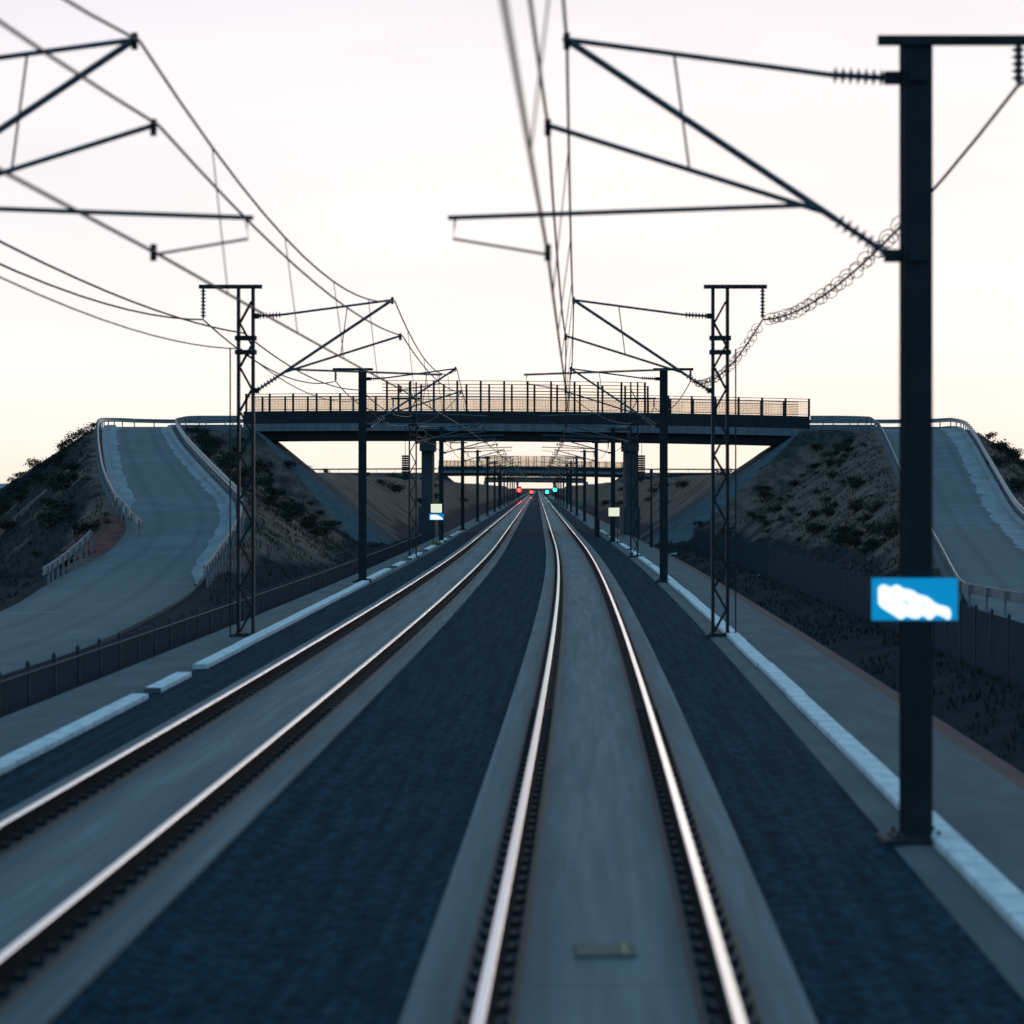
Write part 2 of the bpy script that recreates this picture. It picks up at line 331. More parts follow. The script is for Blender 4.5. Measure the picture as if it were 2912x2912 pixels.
def terrain(X, Y, full=False):
    X = np.asarray(X, float); Y = np.asarray(Y, float)
    o = X - Xc(Y); od = np.where(o > -2.35, o, -(o + 4.7))
    n1 = fbm(X, Y, .9, 1); n2 = fbm(X, Y, .25, 2)
    h = -.95 + .06 * n1 + .10 * n2 * sstep(8, 20, od)
    ditch = sstep(4.9, 5.4, od) * (1 - sstep(6.3, 8.2, od)); h = h - .35 * ditch
    h = np.where(od < 5.2, -1.35, h)
    mask = np.zeros_like(h); pav = np.full_like(h, -5.0)        # 0 soil 1 scrub 2 paving 3 red soil
    mask = np.where(od > 5, 1, mask)
    # cutting beyond the first bridge
    cutw = sstep(219, 240, Y) * (1 - sstep(1600, 2200, Y))
    toe = np.where(o > -2.35, 7.2, 7.8)
    topz = 4.25 - 3.2 * sstep(24, 42, np.abs(o + 2.35)) + .25 * n2
    hc = np.minimum(-.95 + np.maximum(od - toe, 0) / 1.35, topz)
    hc = np.where(od < 5.2, -1.35, hc); hcut = h * (1 - cutw) + hc * cutw
    mask = np.where((hcut > h + .05), 0, mask); h = np.maximum(h, hcut)
    # approach embankments of the three bridges
    for (Y0, lz) in BRIDGES:
        cx = bridge_cx(Y0); zt = 7.25 + lz
        dy = np.maximum(np.abs(Y - Y0) - 4.6, 0) / 1.5
        lx = X - (cx - 19.6); rx = (cx + 19.6) - X               # >0 : on the track side of the abutment
        dxi = np.where(X < cx, np.maximum(lx, 0) / 1.22, np.maximum(rx, 0) / 1.42)
        if Y0 < 300: dxo = np.maximum(np.maximum(-30.2 - X, X - 33.0), 0) / 1.45
        else: dxo = np.maximum(np.abs(X - cx) - 70, 0) / 2
        hp = zt - (dy ** 3 + (dxi + dxo) ** 3 + 1e-9) ** (1 / 3.) + .10 * n1 * (dxo + dy > .3)
        hp = np.where(od < 5.2, -1.35, hp)
        up = hp > h
        mask = np.where(up, np.where((dxi > dy * 1.0) & (hp > -.7), 2, 0), mask)
        pav = np.where(up, np.clip((dxi - dy) * 1.0, -5, 5), pav); pav = np.where(up & (hp < -.72), -1, pav)
        h = np.maximum(h, hp)
    # ramps
    for T, side in ((RL, -1), (RR, 1)):
        z, xl, xr = smooth_tab(T, Y)
        d = np.maximum(np.maximum(xl - X, X - xr), 0)
        sl = np.where(X < xl, 1.15 if side < 0 else 1.5, 1.5 if side < 0 else 1.6)
        hr = z - .10 - np.maximum(d - .9, 0) / sl + .09 * n1 * (d > 1.2)
        hr = np.where(Y > 223, hr - (Y - 223) / 1.5, hr)
        hr = np.where(od < 5.5, -2, hr)
        inside = d < .9
        up = (hr > h)
        mask = np.where(up & (z > -.2), 0, mask)
        h = np.where(up, hr, h); pav = np.where(up & (d < 4) & (pav < 2), -5, pav)
        h = np.where(inside & (Y < 205) , hr, h)                # cut through the toe where the road is lower
    mask = np.where((mask == 0) & (h < -.1 + .5 * n2), 1, mask)
    mask = np.where((mask == 0) & (X > 33.3) , 1, mask)
    mask = np.where((mask == 0) & (X < -20) & (X < smooth_tab(RL, Y)[1] - 1) & (n2 > -.35), 1, mask)
    mask = np.where((X < -15.2) & (X > -24) & (Y > 121) & (Y < 134) & (h < 2.2) & (h > 0), 3, mask)
    return (h, mask, pav) if full else (h, mask)

gx = np.concatenate([-np.geomspace(6000, 64, 34), np.arange(-60, 60.01, .6), np.geomspace(64, 6000, 34)])
gy = np.concatenate([np.arange(-40, 60, 1.5), np.arange(60, 245, .6), np.arange(246, 330, 2.0), np.arange(332, 700, 5.0), np.geomspace(710, 12000, 70)])
GX, GY = np.meshgrid(gx, gy); GH, GM, GP = terrain(GX, GY, True)
far = sstep(2500, 9000, np.hypot(GX, GY)); GH = GH * (1 - far) + (-1 + 4 * fbm(GX, GY, .0012, 5)) * far
nx, ny = len(gx), len(gy)
tv = np.stack([GX, GY, GH], -1).reshape(-1, 3)
ii, jj = np.meshgrid(np.arange(nx - 1), np.arange(ny - 1)); a = (jj * nx + ii).ravel()
tf = np.stack([a, a + 1, a + nx + 1, a + nx], -1)
me = bpy.data.meshes.new('ground'); me.from_pydata(tv.tolist(), [], tf.tolist())
me.materials.append(M['ground'])
def blur(A):
    B = A.copy(); B[1:-1, 1:-1] = (A[1:-1, 1:-1] * 2 + A[:-2, 1:-1] + A[2:, 1:-1] + A[1:-1, :-2] + A[1:-1, 2:]) / 6; return B
for nm, arr in (('paved', GP), ('scrub', blur(blur((GM == 1).astype(float)))), ('red', blur(blur((GM == 3).astype(float))))):
    at_ = me.attributes.new(nm, 'FLOAT', 'POINT'); at_.data.foreach_set('value', arr.astype(np.float32).ravel())
me.polygons.foreach_set('use_smooth', [True] * len(me.polygons)); me.update()
g = bpy.data.objects.new('ground', me); col.objects.link(g); tag(g, kind='structure')

hm = MB(); prev = None                                           # pale far range on the left horizon
xs_h = np.linspace(-9000, 9000, 240); vs = []; fs = []
for i, x in enumerate(xs_h):
    zz = 16 + 10 * mnoise.noise((x * .0011, 3, 0)) + 5 * mnoise.noise((x * .004, 9, 0)) + 9 * math.exp(-((x + 1750) / 260) ** 2) - 14 * math.exp(-(x / 900) ** 2)
    for k, (yy, q) in enumerate(((10600, -6), (10900, zz * .6), (11300, zz), (11900, -6))): vs.append((x, yy, q))
for i in range(len(xs_h) - 1):
    for k in range(3): fs.append((i * 4 + k, (i + 1) * 4 + k, (i + 1) * 4 + k + 1, i * 4 + k + 1))
hm.add(vs, fs); tag(hm.build('hills', M['hill'], smooth=True), kind='structure')

# ------------------------------------------------------------------ track bed
tag(sweep('ballast_bed', [(-7.35, -.32), (-6.3, -.27), (-5.95, -.235), (-3.45, -.235), (-2.9, -.31), (-2.35, -.34), (-1.8, -.31), (-1.25, -.235), (1.25, -.235), (1.6, -.27), (2.75, -.32)],
          M['ballast'], smooth=True), kind='structure')
for off in (0, LEFT):
    tag(sweep('track_slab', [(-1.28, -.30), (-1.27, -.20), (1.27, -.20), (1.28, -.30)], M['slab'] if off == 0 else M['slab_left'], off=off), kind='structure')
tag(sweep('gravel_path', [(2.72, -.325), (2.9, -.305), (3.4, -.305), (4.75, -.32), (5.2, -.43), (5.75, -1.42)], [M['path'], M['red_soil']], mi=[0, 0, 0, 1, 1]), kind='structure')
tag(sweep('gravel_path', [(-9.35, -1.42), (-8.85, -.40), (-8.7, -.32), (-8.1, -.305), (-7.6, -.305), (-7.3, -.325)], [M['path'], M['red_soil']], mi=[1, 1, 0, 0, 0]), kind='structure')

def rail(off, label):
    root = empty('rail', (0, 0, 0)); tag(root, label, 'rail', 'running rails of the two tracks')
    sweep('rail_section', [(-.075, -.172), (-.075, -.158), (-.012, -.14), (-.011, -.05), (-.036, -.038), (-.036, -.006), (-.030, 0), (.030, 0), (.036, -.006), (.036, -.038), (.011, -.05), (.012, -.14), (.075, -.158), (.075, -.172)],
          [M['rail_side'], M['rail_head']], off=off, closed=True, mi=[0] * 5 + [1, 1, 1] + [0] * 6, parent=root)
    sweep('rail_pad', [(-.20, -.199), (-.185, -.176), (.185, -.176), (.20, -.199)], M['clip'], off=off, parent=root)
    def plate(b, x, y):
        b.box(x - .15, x + .15, y - .07, y + .07, -.190, -.171)
        for s in (-1, 1):
            b.box(x + s * .10 - .03, x + s * .10 + .03, y - .05, y + .05, -.171, -.135); b.tube([(x + s * .135, y, -.175), (x + s * .135, y, -.115)], .016, 6)
    proto = None
    for k in range(46):
        y = 16.0 + k * .6; x = float(Xc(y)) + off
        if proto is None:
            b = MB(); plate(b, 0, 0); proto = b.build('rail_fastener', M['clip'], root); c = proto
        else:
            c = proto.copy(); col.objects.link(c); c.parent = root
        c.location = (x, y, 0)
    b = MB()
    for k in range(46, 360):
        y = 16.0 + k * .6; x = float(Xc(y)) + off; b.box(x - .15, x + .15, y - .07, y + .07, -.190, -.150)
    o = b.build('rail_fastener', M['clip'], root); o['kind'] = 'stuff'
G2 = .752
rail(-G2, 'left running rail of the right hand track, curving up from bottom centre')
rail(G2, 'right running rail of the right hand track, beside the right ballast')
rail(LEFT - G2, 'outer running rail of the left track, nearest the white cable trough')
rail(LEFT + G2, 'inner running rail of the left track, nearest the dark middle ballast')

# cable troughs: long white concrete covers
def lo_off(y): return -7.05 - .30 * np.clip((y - 30) / 32, 0, 1) - .35 * np.clip((y - 62) / 55, 0, 1)
def trough(name_label, base, fn, ranges):
    root = empty('cable_trough', (0, 0, 0)); tag(root, name_label, 'cable trough')
    for (a, b) in ranges:
        n = max(2, int((b - a) / 1.5)); ys = list(np.linspace(a, b, n))
        wob = random.uniform(-.02, .02)
        sweep('trough_cover', [(-.14, -.34), (-.14, -.235), (-.125, -.225), (.125, -.225), (.14, -.235), (.14, -.34)], M['trough'], ys=ys, off=base + wob, offfn=fn, parent=root, closed=True)
segs = [(-15, 40)] + [(40.02 + 8 * k, 40 + 8 * (k + 1)) for k in range(8)] + [(104.1, 128), (129.5, 143), (147, 158), (162, 178), (184, 205), (212, 235)]
trough('long white concrete cable trough beside the right gravel path', 3.27, None, segs)
trough('broken white concrete cable trough beside the left gravel path', 0, lo_off,
       [(-15, 47.6), (49.0, 53.2), (55.6, 63), (63.1, 78), (78.1, 92), (92.1, 106), (108, 122), (126, 134), (140, 152), (160, 172), (178, 196), (205, 228)])

# ------------------------------------------------------------------ ramp roads
def ramp_road(T, gutter):
    ys = list(np.arange(-20, 223.01, 1.5)); b = MB(); vs = []; fs = []; nn = 6
    for y in ys:
        z, xl, xr = [float(q) for q in smooth_tab(T, y)]
        vs += [(xl, y, z - .3), (xl, y, z)] + [(xl + (xr - xl) * t, y, z + .05 * math.sin(PI * t)) for t in (.33, .66)] + [(xr, y, z), (xr, y, z - .3)]
    for i in range(len(ys) - 1):
        for j in range(nn - 1): fs.append((i * nn + j, i * nn + j + 1, (i + 1) * nn + j + 1, (i + 1) * nn + j))
    b.add(vs, fs); o = b.build('road', M['ramp'], smooth=False); tag(o, kind='structure')
    at_ = o.data.attributes.new('across', 'FLOAT', 'POINT'); at_.data.foreach_set('value', np.array([0, 0, .33, .66, 1, 1] * len(ys), dtype=np.float32))
ramp_road(RL, False); ramp_road(RR, True)
def gutter(T, side, y0, y1, wd):
    b = MB(); vs = []; fs = []; ys = np.arange(y0, y1, 1.0)
    for i, y in enumerate(ys):
        z, xl, xr = [float(q) for q in smooth_tab(T, y)]; e = xr if side > 0 else xl; d = -side
        wd_ = wd; taper = min(1.0, (y - y0) / 9.0 + .02)
        jag = wd * (.30 * mnoise.noise((side, y * .35, 2)) + .22 * mnoise.noise((side, y * 1.1, 5)))
        w1 = max((wd + jag) * taper, .12); k = min(.35, w1 - .06); hk = .15 * taper
        vs += [(e + d * w1, y, z - .03), (e + d * (w1 - .04), y, z + .056), (e + d * k, y, z + .058), (e + d * (k - .04), y, z + .06 + hk), (e + d * .02, y, z + .06 + hk), (e, y, z - .3)]
    for i in range(len(ys) - 1):
        for j in range(5): fs.append((i * 6 + j, i * 6 + j + 1, (i + 1) * 6 + j + 1, (i + 1) * 6 + j))
    b.add(vs, fs); tag(b.build('gutter', M['gutter']), kind='structure')
gutter(RR, 1, 84, 223, 1.3); gutter(RL, -1, 131, 216, .95); gutter(RL, 1, 106, 211, .75)
# side track leaving the left ramp, and the road on the embankment top between ramp and bridge
for (xa, xb) in ((-29.0, -19.5), (21.2, 32.2)):
    b = MB(); b.box(xa, xb, 215.3, 222.7, 6.9, 7.47); tag(b.build('road', M['road']), kind='structure')
for (xa, xb) in ((-24.6, -19.42), (21.46, 26.2)):
    b = MB(); b.box(xa, xb, 214.9, 215.28, 6.6, 7.62); o = b.build('kerb', M['conc']); tag(o, 'grey concrete kerb joining the ' + ('left' if xa < 0 else 'right') + ' ramp to the overpass', 'kerb')

# ------------------------------------------------------------------ overpass
def camber(x): return -4.4e-4 * (x + 10.2) ** 2
def cbox(b, x0, x1, y0, y1, z0, z1, n=14):
    vs = []; fs = []
    for i in range(n + 1):
        x = x0 + (x1 - x0) * i / n; c = camber(x)
        vs += [(x, y0, z0 + c), (x, y1, z0 + c), (x, y1, z1 + c), (x, y0, z1 + c)]
    for i in range(n):
        for j in range(4):
            j2 = (j + 1) % 4; fs.append((i * 4 + j, i * 4 + j2, (i + 1) * 4 + j2, (i + 1) * 4 + j))
    fs.append((3, 2, 1, 0)); fs.append(tuple(n * 4 + k for k in range(4))); b.add(vs, fs)
def make_bridge():
    root = empty('road_overpass', (0, 0, 0))
    b = MB(); cbox(b, -20.6, 20.2, -4.0, 4.0, 7.18, 7.72); b.build('deck', M['conc'], root)
    for s in (-1, 1):
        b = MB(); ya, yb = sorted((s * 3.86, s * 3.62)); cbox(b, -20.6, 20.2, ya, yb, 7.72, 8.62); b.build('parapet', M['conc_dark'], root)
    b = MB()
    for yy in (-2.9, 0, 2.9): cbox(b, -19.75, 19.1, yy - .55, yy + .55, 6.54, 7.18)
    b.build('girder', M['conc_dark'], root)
    for s in (-1, 1):
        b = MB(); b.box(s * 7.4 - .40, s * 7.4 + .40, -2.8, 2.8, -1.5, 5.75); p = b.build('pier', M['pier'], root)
        b = MB(); b.box(s * 7.4 - .53, s * 7.4 + .53, -3.3, 3.3, 5.75, 6.50); b.build('pier_cap', M['pier'], p)
        b = MB(); b.box(s * 7.4 - .6, s * 7.4 + .6, -3.6, 3.6, -1.5, 1.7); b.build('collision_block', M['pier'], p)
        xa, xb = sorted((s * 19.1 + .0, s * 20.9)); c = camber(s * 20)
        b = MB(); b.box(xa if s > 0 else xa, xb, -3.95, 3.95, 3.5, 6.52 + c)
        b.box(*(sorted((s * 19.8, s * 20.9))), -3.95, 3.95, 6.52 + c, 7.17 + c); b.build('abutment', M['conc'], root)
    tall = (-10.6, 8.5)
    for s in (-1, 1):
        y = s * 3.74; b = MB()
        for zz in (8.72, 9.68, 9.86): cbox(b, -20.5, 20.1, y - .03, y + .03, zz - .022, zz + .022)
        rl = b.build('railing', M['steel_dark'], root)
        x = -20.4 + (0 if s < 0 else .55); pp = None
        while x < 20.2:
            t = tall[0] - .5 < x < tall[1] + .5
            pz = MB(); c = camber(x); pz.box(x - .075, x + .075, y - .06, y + .06, 8.62 + c, (10.82 if t else 9.9) + c); pz.build('post', M['steel_dark'], rl); x += 1.69
        b = MB()
        for zz in (10.08, 10.30, 10.55, 10.80): cbox(b, tall[0], tall[1], y - .02, y + .02, zz - .022, zz + .022)
        b.build('screen_rail', M['steel_dark'], rl)
        b = MB(); xx = -20.4
        while xx < 20.1:
            c = camber(xx); b.box(xx - .0075, xx + .0075, y - .004, y + .004, 8.74 + c, 9.66 + c); xx += .11
        for k in range(7): cbox(b, -20.4, 20.1, y - .0035, y + .0035, 8.82 + k * .12, 8.832 + k * .12)
        b.build('mesh_panel', M['steel_dark'], rl)
        b = MB(); cbox(b, -20.4, 20.1, y + .010, y + .016, 8.75, 9.65); b.build('screen_pane', M['pane'], rl)
        b = MB(); cbox(b, tall[0], tall[1], y + .010, y + .016, 9.89, 10.77); b.build('screen_pane', M['pane_high'], rl)
    return root
br = make_bridge()
br.location = (bridge_cx(219), 219, 0); tag(br, 'nearest road overpass with dark parapet and raised centre screen, spanning both tracks', 'bridge', 'overpasses across the railway')
for (Y0, lz), lab in zip(BRIDGES[1:], ('smaller second road overpass seen under the nearest one', 'farthest low road overpass just above the red and green signals')):
    c = copy_tree(br); c.location = (bridge_cx(Y0), Y0, lz); c['label'] = lab

# ------------------------------------------------------------------ guard rails
def guard_rail(pts, label, post_step=2.0, scale=1.0, face=1):
    root = empty('guard_rail', (0, 0, 0)); tag(root, label, 'guard rail')
    pts = [Vector(p) for p in pts]; ds = [0]
    for i in range(1, len(pts)): ds.append(ds[-1] + (pts[i] - pts[i - 1]).length)
    def at(d):
        for i in range(1, len(pts)):
            if d <= ds[i] or i == len(pts) - 1:
                t = (d - ds[i - 1]) / max(ds[i] - ds[i - 1], 1e-6); return pts[i - 1].lerp(pts[i], t), (pts[i] - pts[i - 1]).normalized()
    prof = [(.0, .42), (.05, .46), (.0, .52), (.0, .60), (.05, .66), (.0, .72), (-.03, .72), (-.03, .42)]
    vs = []; fs = []; n = len(prof); d = 0; L = ds[-1]; cnt = 0
    N = max(2, int(L / 1.0))
    for i in range(N + 1):
        p, t = at(L * i / N); nr = Vector((t.y, -t.x, 0)).normalized() * face
        for a, z in prof: vs.append(p + nr * a + Vector((0, 0, z * scale)))
    for i in range(N):
        for j in range(n):
            j2 = (j + 1) % n; fs.append((i * n + j, i * n + j2, (i + 1) * n + j2, (i + 1) * n + j))
    fs.append(tuple(range(n))); fs.append(tuple(N * n + k for k in range(n)))
    b = MB(); b.add(vs, fs); b.build('beam', M['galv'], root)
    k = int(L / post_step); proto = None
    for i in range(k + 1):
        p, t = at(min(i * post_step + .3, L)); nr = Vector((t.y, -t.x, 0)).normalized() * face
        if proto is None:
            q = MB(); q.box(-.035, .035, -.05, .05, -.6, .70 * scale); proto = q.build('post', M['galv'], root); c = proto
        else: c = proto.copy(); col.objects.link(c); c.parent = root
        c.location = p - nr * .10
    return root
def edge(T, side, y0, y1, off, step=3.0):
    r = []
    for y in np.arange(y0, y1 + .01, step):
        z, xl, xr = [float(q) for q in smooth_tab(T, y)]; r.append(((xl - off) if side < 0 else (xr + off), y, z))
    return r
pl = [(-15.5, 125.3, .95), (-16.3, 128.0, 1.35), (-17.1, 131.5, 1.8)] + edge(RL, -1, 135, 214, .25) + [(-28.6, 217.5, 7.45), (-27.6, 220.5, 7.45), (-25.8, 222.3, 7.45), (-23.0, 222.9, 7.45), (-19.4, 222.9, 7.5)]
guard_rail(pl, 'guard rail along the outer edge of the left ramp and round its crest', face=1)
pr = edge(RL, 1, 106, 211, .25) + [(-23.3, 213.9, 7.5), (-22.4, 215.0, 7.55), (-19.6, 215.15, 7.55)]
guard_rail(pr, 'guard rail between the left ramp and the railway, ending at the overpass', face=-1)
guard_rail([(-17.3, 122.5, .62), (-17.2, 118.5, .22), (-17.05, 114, -.12), (-16.8, 109, -.36), (-16.5, 105, -.45)], 'short curved guard rail at the mouth of the left side track', face=1)
qa = [(23.0, 72, -.7), (17.0, 78, -.68), (14.3, 84, -.6)] + edge(RR, -1, 90, 207, .25) + [(25.4, 211.5, 7.4), (24.9, 214.2, 7.5), (23.6, 215.1, 7.55), (21.5, 215.15, 7.55)]
guard_rail(qa, 'guard rail between the right ramp and the railway, bending down to the fence', face=1)
qb = edge(RR, 1, 84, 213, .12) + [(31.9, 217, 7.45), (31.0, 220.5, 7.45), (29.0, 222.6, 7.45), (26, 222.9, 7.45), (21.5, 222.9, 7.45)]
guard_rail(qb, 'guard rail along the outer kerb of the right ramp and round its crest', face=-1)
for (Y0, lz), nm in zip(BRIDGES[1:2], ('second',)):
    cx = bridge_cx(Y0)
    guard_rail([(cx - 62, Y0 - 4, 7.3 + lz), (cx - 20.8, Y0 - 4, 7.5 + lz)], 'distant guard rail on the left approach of the %s overpass' % nm, post_step=4)
    guard_rail([(cx + 20.4, Y0 - 4, 7.4 + lz), (cx + 60, Y0 - 4, 7.3 + lz)], 'distant guard rail on the right approach of the %s overpass' % nm, post_step=4)

# ------------------------------------------------------------------ overhead line masts
STATIONS = [28.4, 67.7, 106.6, 145.0, 187.0, 240.0] + [300.0 + 60 * k for k in range(9)]
def zB(z): return 5.27 + (z - 5.27) * .42 if z > 5.27 else z
def insulator(p, q, parent, r=.085, n=7):
    p = Vector(p); q = Vector(q); b = MB(); b.tube([p, q], .03, 6)
    for k in range(n):
        c = p.lerp(q, (k + .7) / (n + .4)); d = (q - p).normalized() * .022
        b.tube([c - d, c, c + d * .6], [.035, r, .04], 10)
    return b.build('insulator', M['insul'], parent)
def make_mast(s, kind, low):
    """s: +1 right of the line, -1 left; local x runs away from the track for +s"""
    z_ = zB if low else (lambda q: q)
    P = lambda x, z, y=0: (s * x, y, z)
    root = empty('catenary_mast', (0, 0, 0))
    top = 7.62 if kind == 'lattice' else 7.30
    if low: top = 8.2 if kind == 'lattice' else 6.9
    b = MB()
    if kind == 'lattice':
        for e in (-1, 1):
            x = e * .165; b.box(x - .034, x + .034, -.11, .11, -.55, top)
        k = 0; z = -.2
        while z < top - .5:
            for y in (-.10, .10):
                a, c = (-.13, .13) if k % 2 == 0 else (.13, -.13); b.bar((a, y, z), (c, y, z + .48), .04, .012)
            z += .5; k += 1
        for zz in (6.13, 6.45): b.box(-.24, .24, -.14, .14, zz - .05, zz + .05)
    else:
        b.box(-.14, .14, -.14, -.122, -.35, top); b.box(-.14, .14, .122, .14, -.35, top); b.box(-.008, .008, -.122, .122, -.35, top)
        b.box(-.09, .09, -.20, -.1405, 5.2, 5.3); b.box(-.09, .09, -.2, -.1405, 6.9 if not low else 5.9, 7.0 if not low else 6.0)
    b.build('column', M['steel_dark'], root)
    b = MB(); b.box(-.34, .34, -.34, .34, -.72, -.262); b.box(-.24, .24, -.24, .24, -.262, -.235)
    for e in (-1, 1):
        for e2 in (-1, 1): b.tube([(e * .19, e2 * .19, -.3), (e * .19, e2 * .19, -.19)], .018, 6)
    b.build('base', M['conc_dark'], root)
    zc = (top - .06) if not (low and kind == 'lattice') else 7.35
    if low and kind != 'lattice': zc = 6.65
    b = MB(); xa, xb = sorted((s * -.38, s * 1.05)); b.box(xa, xb, -.05 - .14, .05 - .14 - .02, zc, zc + .09); b.build('crossbar', M['steel_dark'], root)
    zi = zc - .36 if (low or kind != 'lattice') else 6.89
    insulator(P(.95, zc, -.15), P(.95, zi, -.15), root, r=.07, n=5 if zc - zi < .5 else 8)
    # cantilever
    b = MB(); b.box(*sorted((s * -.14, s * -.30)), -.05, .05, z_(6.95) - .06, z_(6.95) + .06); b.build('bracket', M['steel_dark'], root)
    b = MB(); b.box(*sorted((s * -.14, s * -.30)), -.05, .05, 5.20, 5.32); b.build('bracket', M['steel_dark'], root)
    insulator(P(-.28, z_(6.95)), P(-.82, z_(6.98)), root)
    q0 = Vector(P(-.26, 5.27)); q1 = Vector(P(-3.3, z_(7.3))); dd = (q1 - q0).normalized()
    insulator(q0, q0 + dd * .62, root)
    b = MB(); b.tube([P(-.82, z_(6.98)), P(-3.36, z_(7.32))], .026, 8); b.build('top_tube', M['steel_arm'], root)
    b = MB(); b.tube([q0 + dd * .60, q1 + dd * .05], .034, 8); b.build('strut', M['steel_arm'], root)
    b = MB(); b.tube([q0 + dd * .72, P(-3.5, z_(6.5))], .026, 8); b.build('strut', M['steel_arm'], root)
    b = MB(); b.tube([q0 + dd * .85, P(-4.45, 5.62)], .024, 8)
    b.build('registration_tube', M['steel_arm'], root)
    b = MB(); b.tube([P(-4.38, 5.62), P(-4.40, 5.42), P(-3.5, 5.27)], .015, 6); b.build('steady_arm', M['steel_arm'], root)
    b = MB(); b.tube([P(-2.3, z_(7.18)), P(-2.15, z_(6.05))], .013, 6); b.build('brace', M['steel_arm'], root)
    for (x, z) in ((-3.32, z_(7.30)), (-3.5, z_(6.48)), (-3.5, 5.29)):
        b = MB(); b.tube([P(x, z - .08), P(x, z + .08)], .032, 8); b.tube([P(x, z, -.08), P(x, z, .08)], .028, 8); b.build('wire_clamp', M['steel_dark'], root)
    if kind == 'lattice' and low:
        b = MB()
        for k in range(11): b.tube([(s * .36, -.2, 3.45 + k * .11), (s * .36, -.2, 3.54 + k * .11)], .17, 12)
        b.tube([(s * .36, -.2, 3.3), (s * .36, -.2, 6.3)], .015, 6); b.build('counterweight', M['steel_dark'], root)
    if kind == 'lattice' and not low:
        b = MB(); b.tube([(s * .34, -.16, -.5), (s * .34, -.16, 6.2)], .018, 6); b.build('guide_rod', M['steel_dark'], root)
    return root
ORD = ['nearest', 'second', 'third', 'fourth', 'fifth', 'sixth', 'seventh', 'eighth', 'ninth', 'tenth', 'eleventh', 'twelfth', 'thirteenth', 'fourteenth', 'fifteenth', 'sixteenth', 'seventeenth', 'eighteenth', 'nineteenth']
protos = {}; masts = {}
def at_mast(s, y): return float(Xc(y)) + (3.0 if s > 0 else LEFT - 3.05)
for i, y in enumerate(STATIONS):
    for s in (1, -1):
        kind = 'lattice' if i in (1, 3) else 'column'; low = i >= 3
        key = (s, kind, low)
        if key not in protos: protos[key] = make_mast(s, kind, low); o = protos[key]
        else: o = copy_tree(protos[key])
        o.location = (at_mast(s, y), y, 0.0)
        lab = '%s %s catenary mast beside the %s track, counted from the camera' % (ORD[i], 'lattice steel' if kind == 'lattice' else 'dark steel column', 'right' if s > 0 else 'left')
        if i == 0 and s > 0: lab = 'tall dark near catenary mast on the right carrying a blue and white plate'
        tag(o, lab, 'catenary mast', 'catenary masts along the line'); masts[(i, s)] = o

# number plate on the near right mast
pt = masts[(0, 1)]
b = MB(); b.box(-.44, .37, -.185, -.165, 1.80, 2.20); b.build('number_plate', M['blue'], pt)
plate = [c for c in pt.children if c.name.startswith('number_plate')][0]
def plate_pt(u, v, y=-.19): return (-.44 + (u - 185) / 1615 * .81, y, 2.20 - (v - 255) / 745 * .40)
blob = [(300, 440), (340, 385), (410, 368), (470, 390), (540, 420), (590, 390), (650, 372), (710, 395), (770, 440), (870, 455), (960, 475), (1060, 545), (1170, 565), (1270, 610), (1350, 680), (1450, 730), (1560, 750), (1640, 790), (1672, 860), (1660, 960), (1610, 990),
        (1540, 945), (1450, 905), (1370, 905), (1320, 970), (1250, 985), (1190, 940), (1130, 910), (1060, 965), (950, 965), (880, 935), (820, 925), (760, 975), (700, 975), (620, 920), (480, 840), (360, 770), (305, 700)]
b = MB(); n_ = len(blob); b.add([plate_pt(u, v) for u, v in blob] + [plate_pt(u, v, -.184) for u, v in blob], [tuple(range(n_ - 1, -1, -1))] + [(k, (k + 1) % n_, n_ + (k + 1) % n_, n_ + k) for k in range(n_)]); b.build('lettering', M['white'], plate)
b = MB()
for (u, v, a, c) in ((560, 570, 60, 22), (820, 680, 75, 45), (400, 640, 30, 38), (1150, 740, 50, 30)):
    m_ = [plate_pt(u + a * math.cos(q * PI / 8), v + c * math.sin(q * PI / 8) + .3 * a * math.cos(q * PI / 8), -.1925) for q in range(16)]; b.add(m_, [tuple(range(15, -1, -1))])
b.build('lettering_marks', M['pale_mark'], plate)

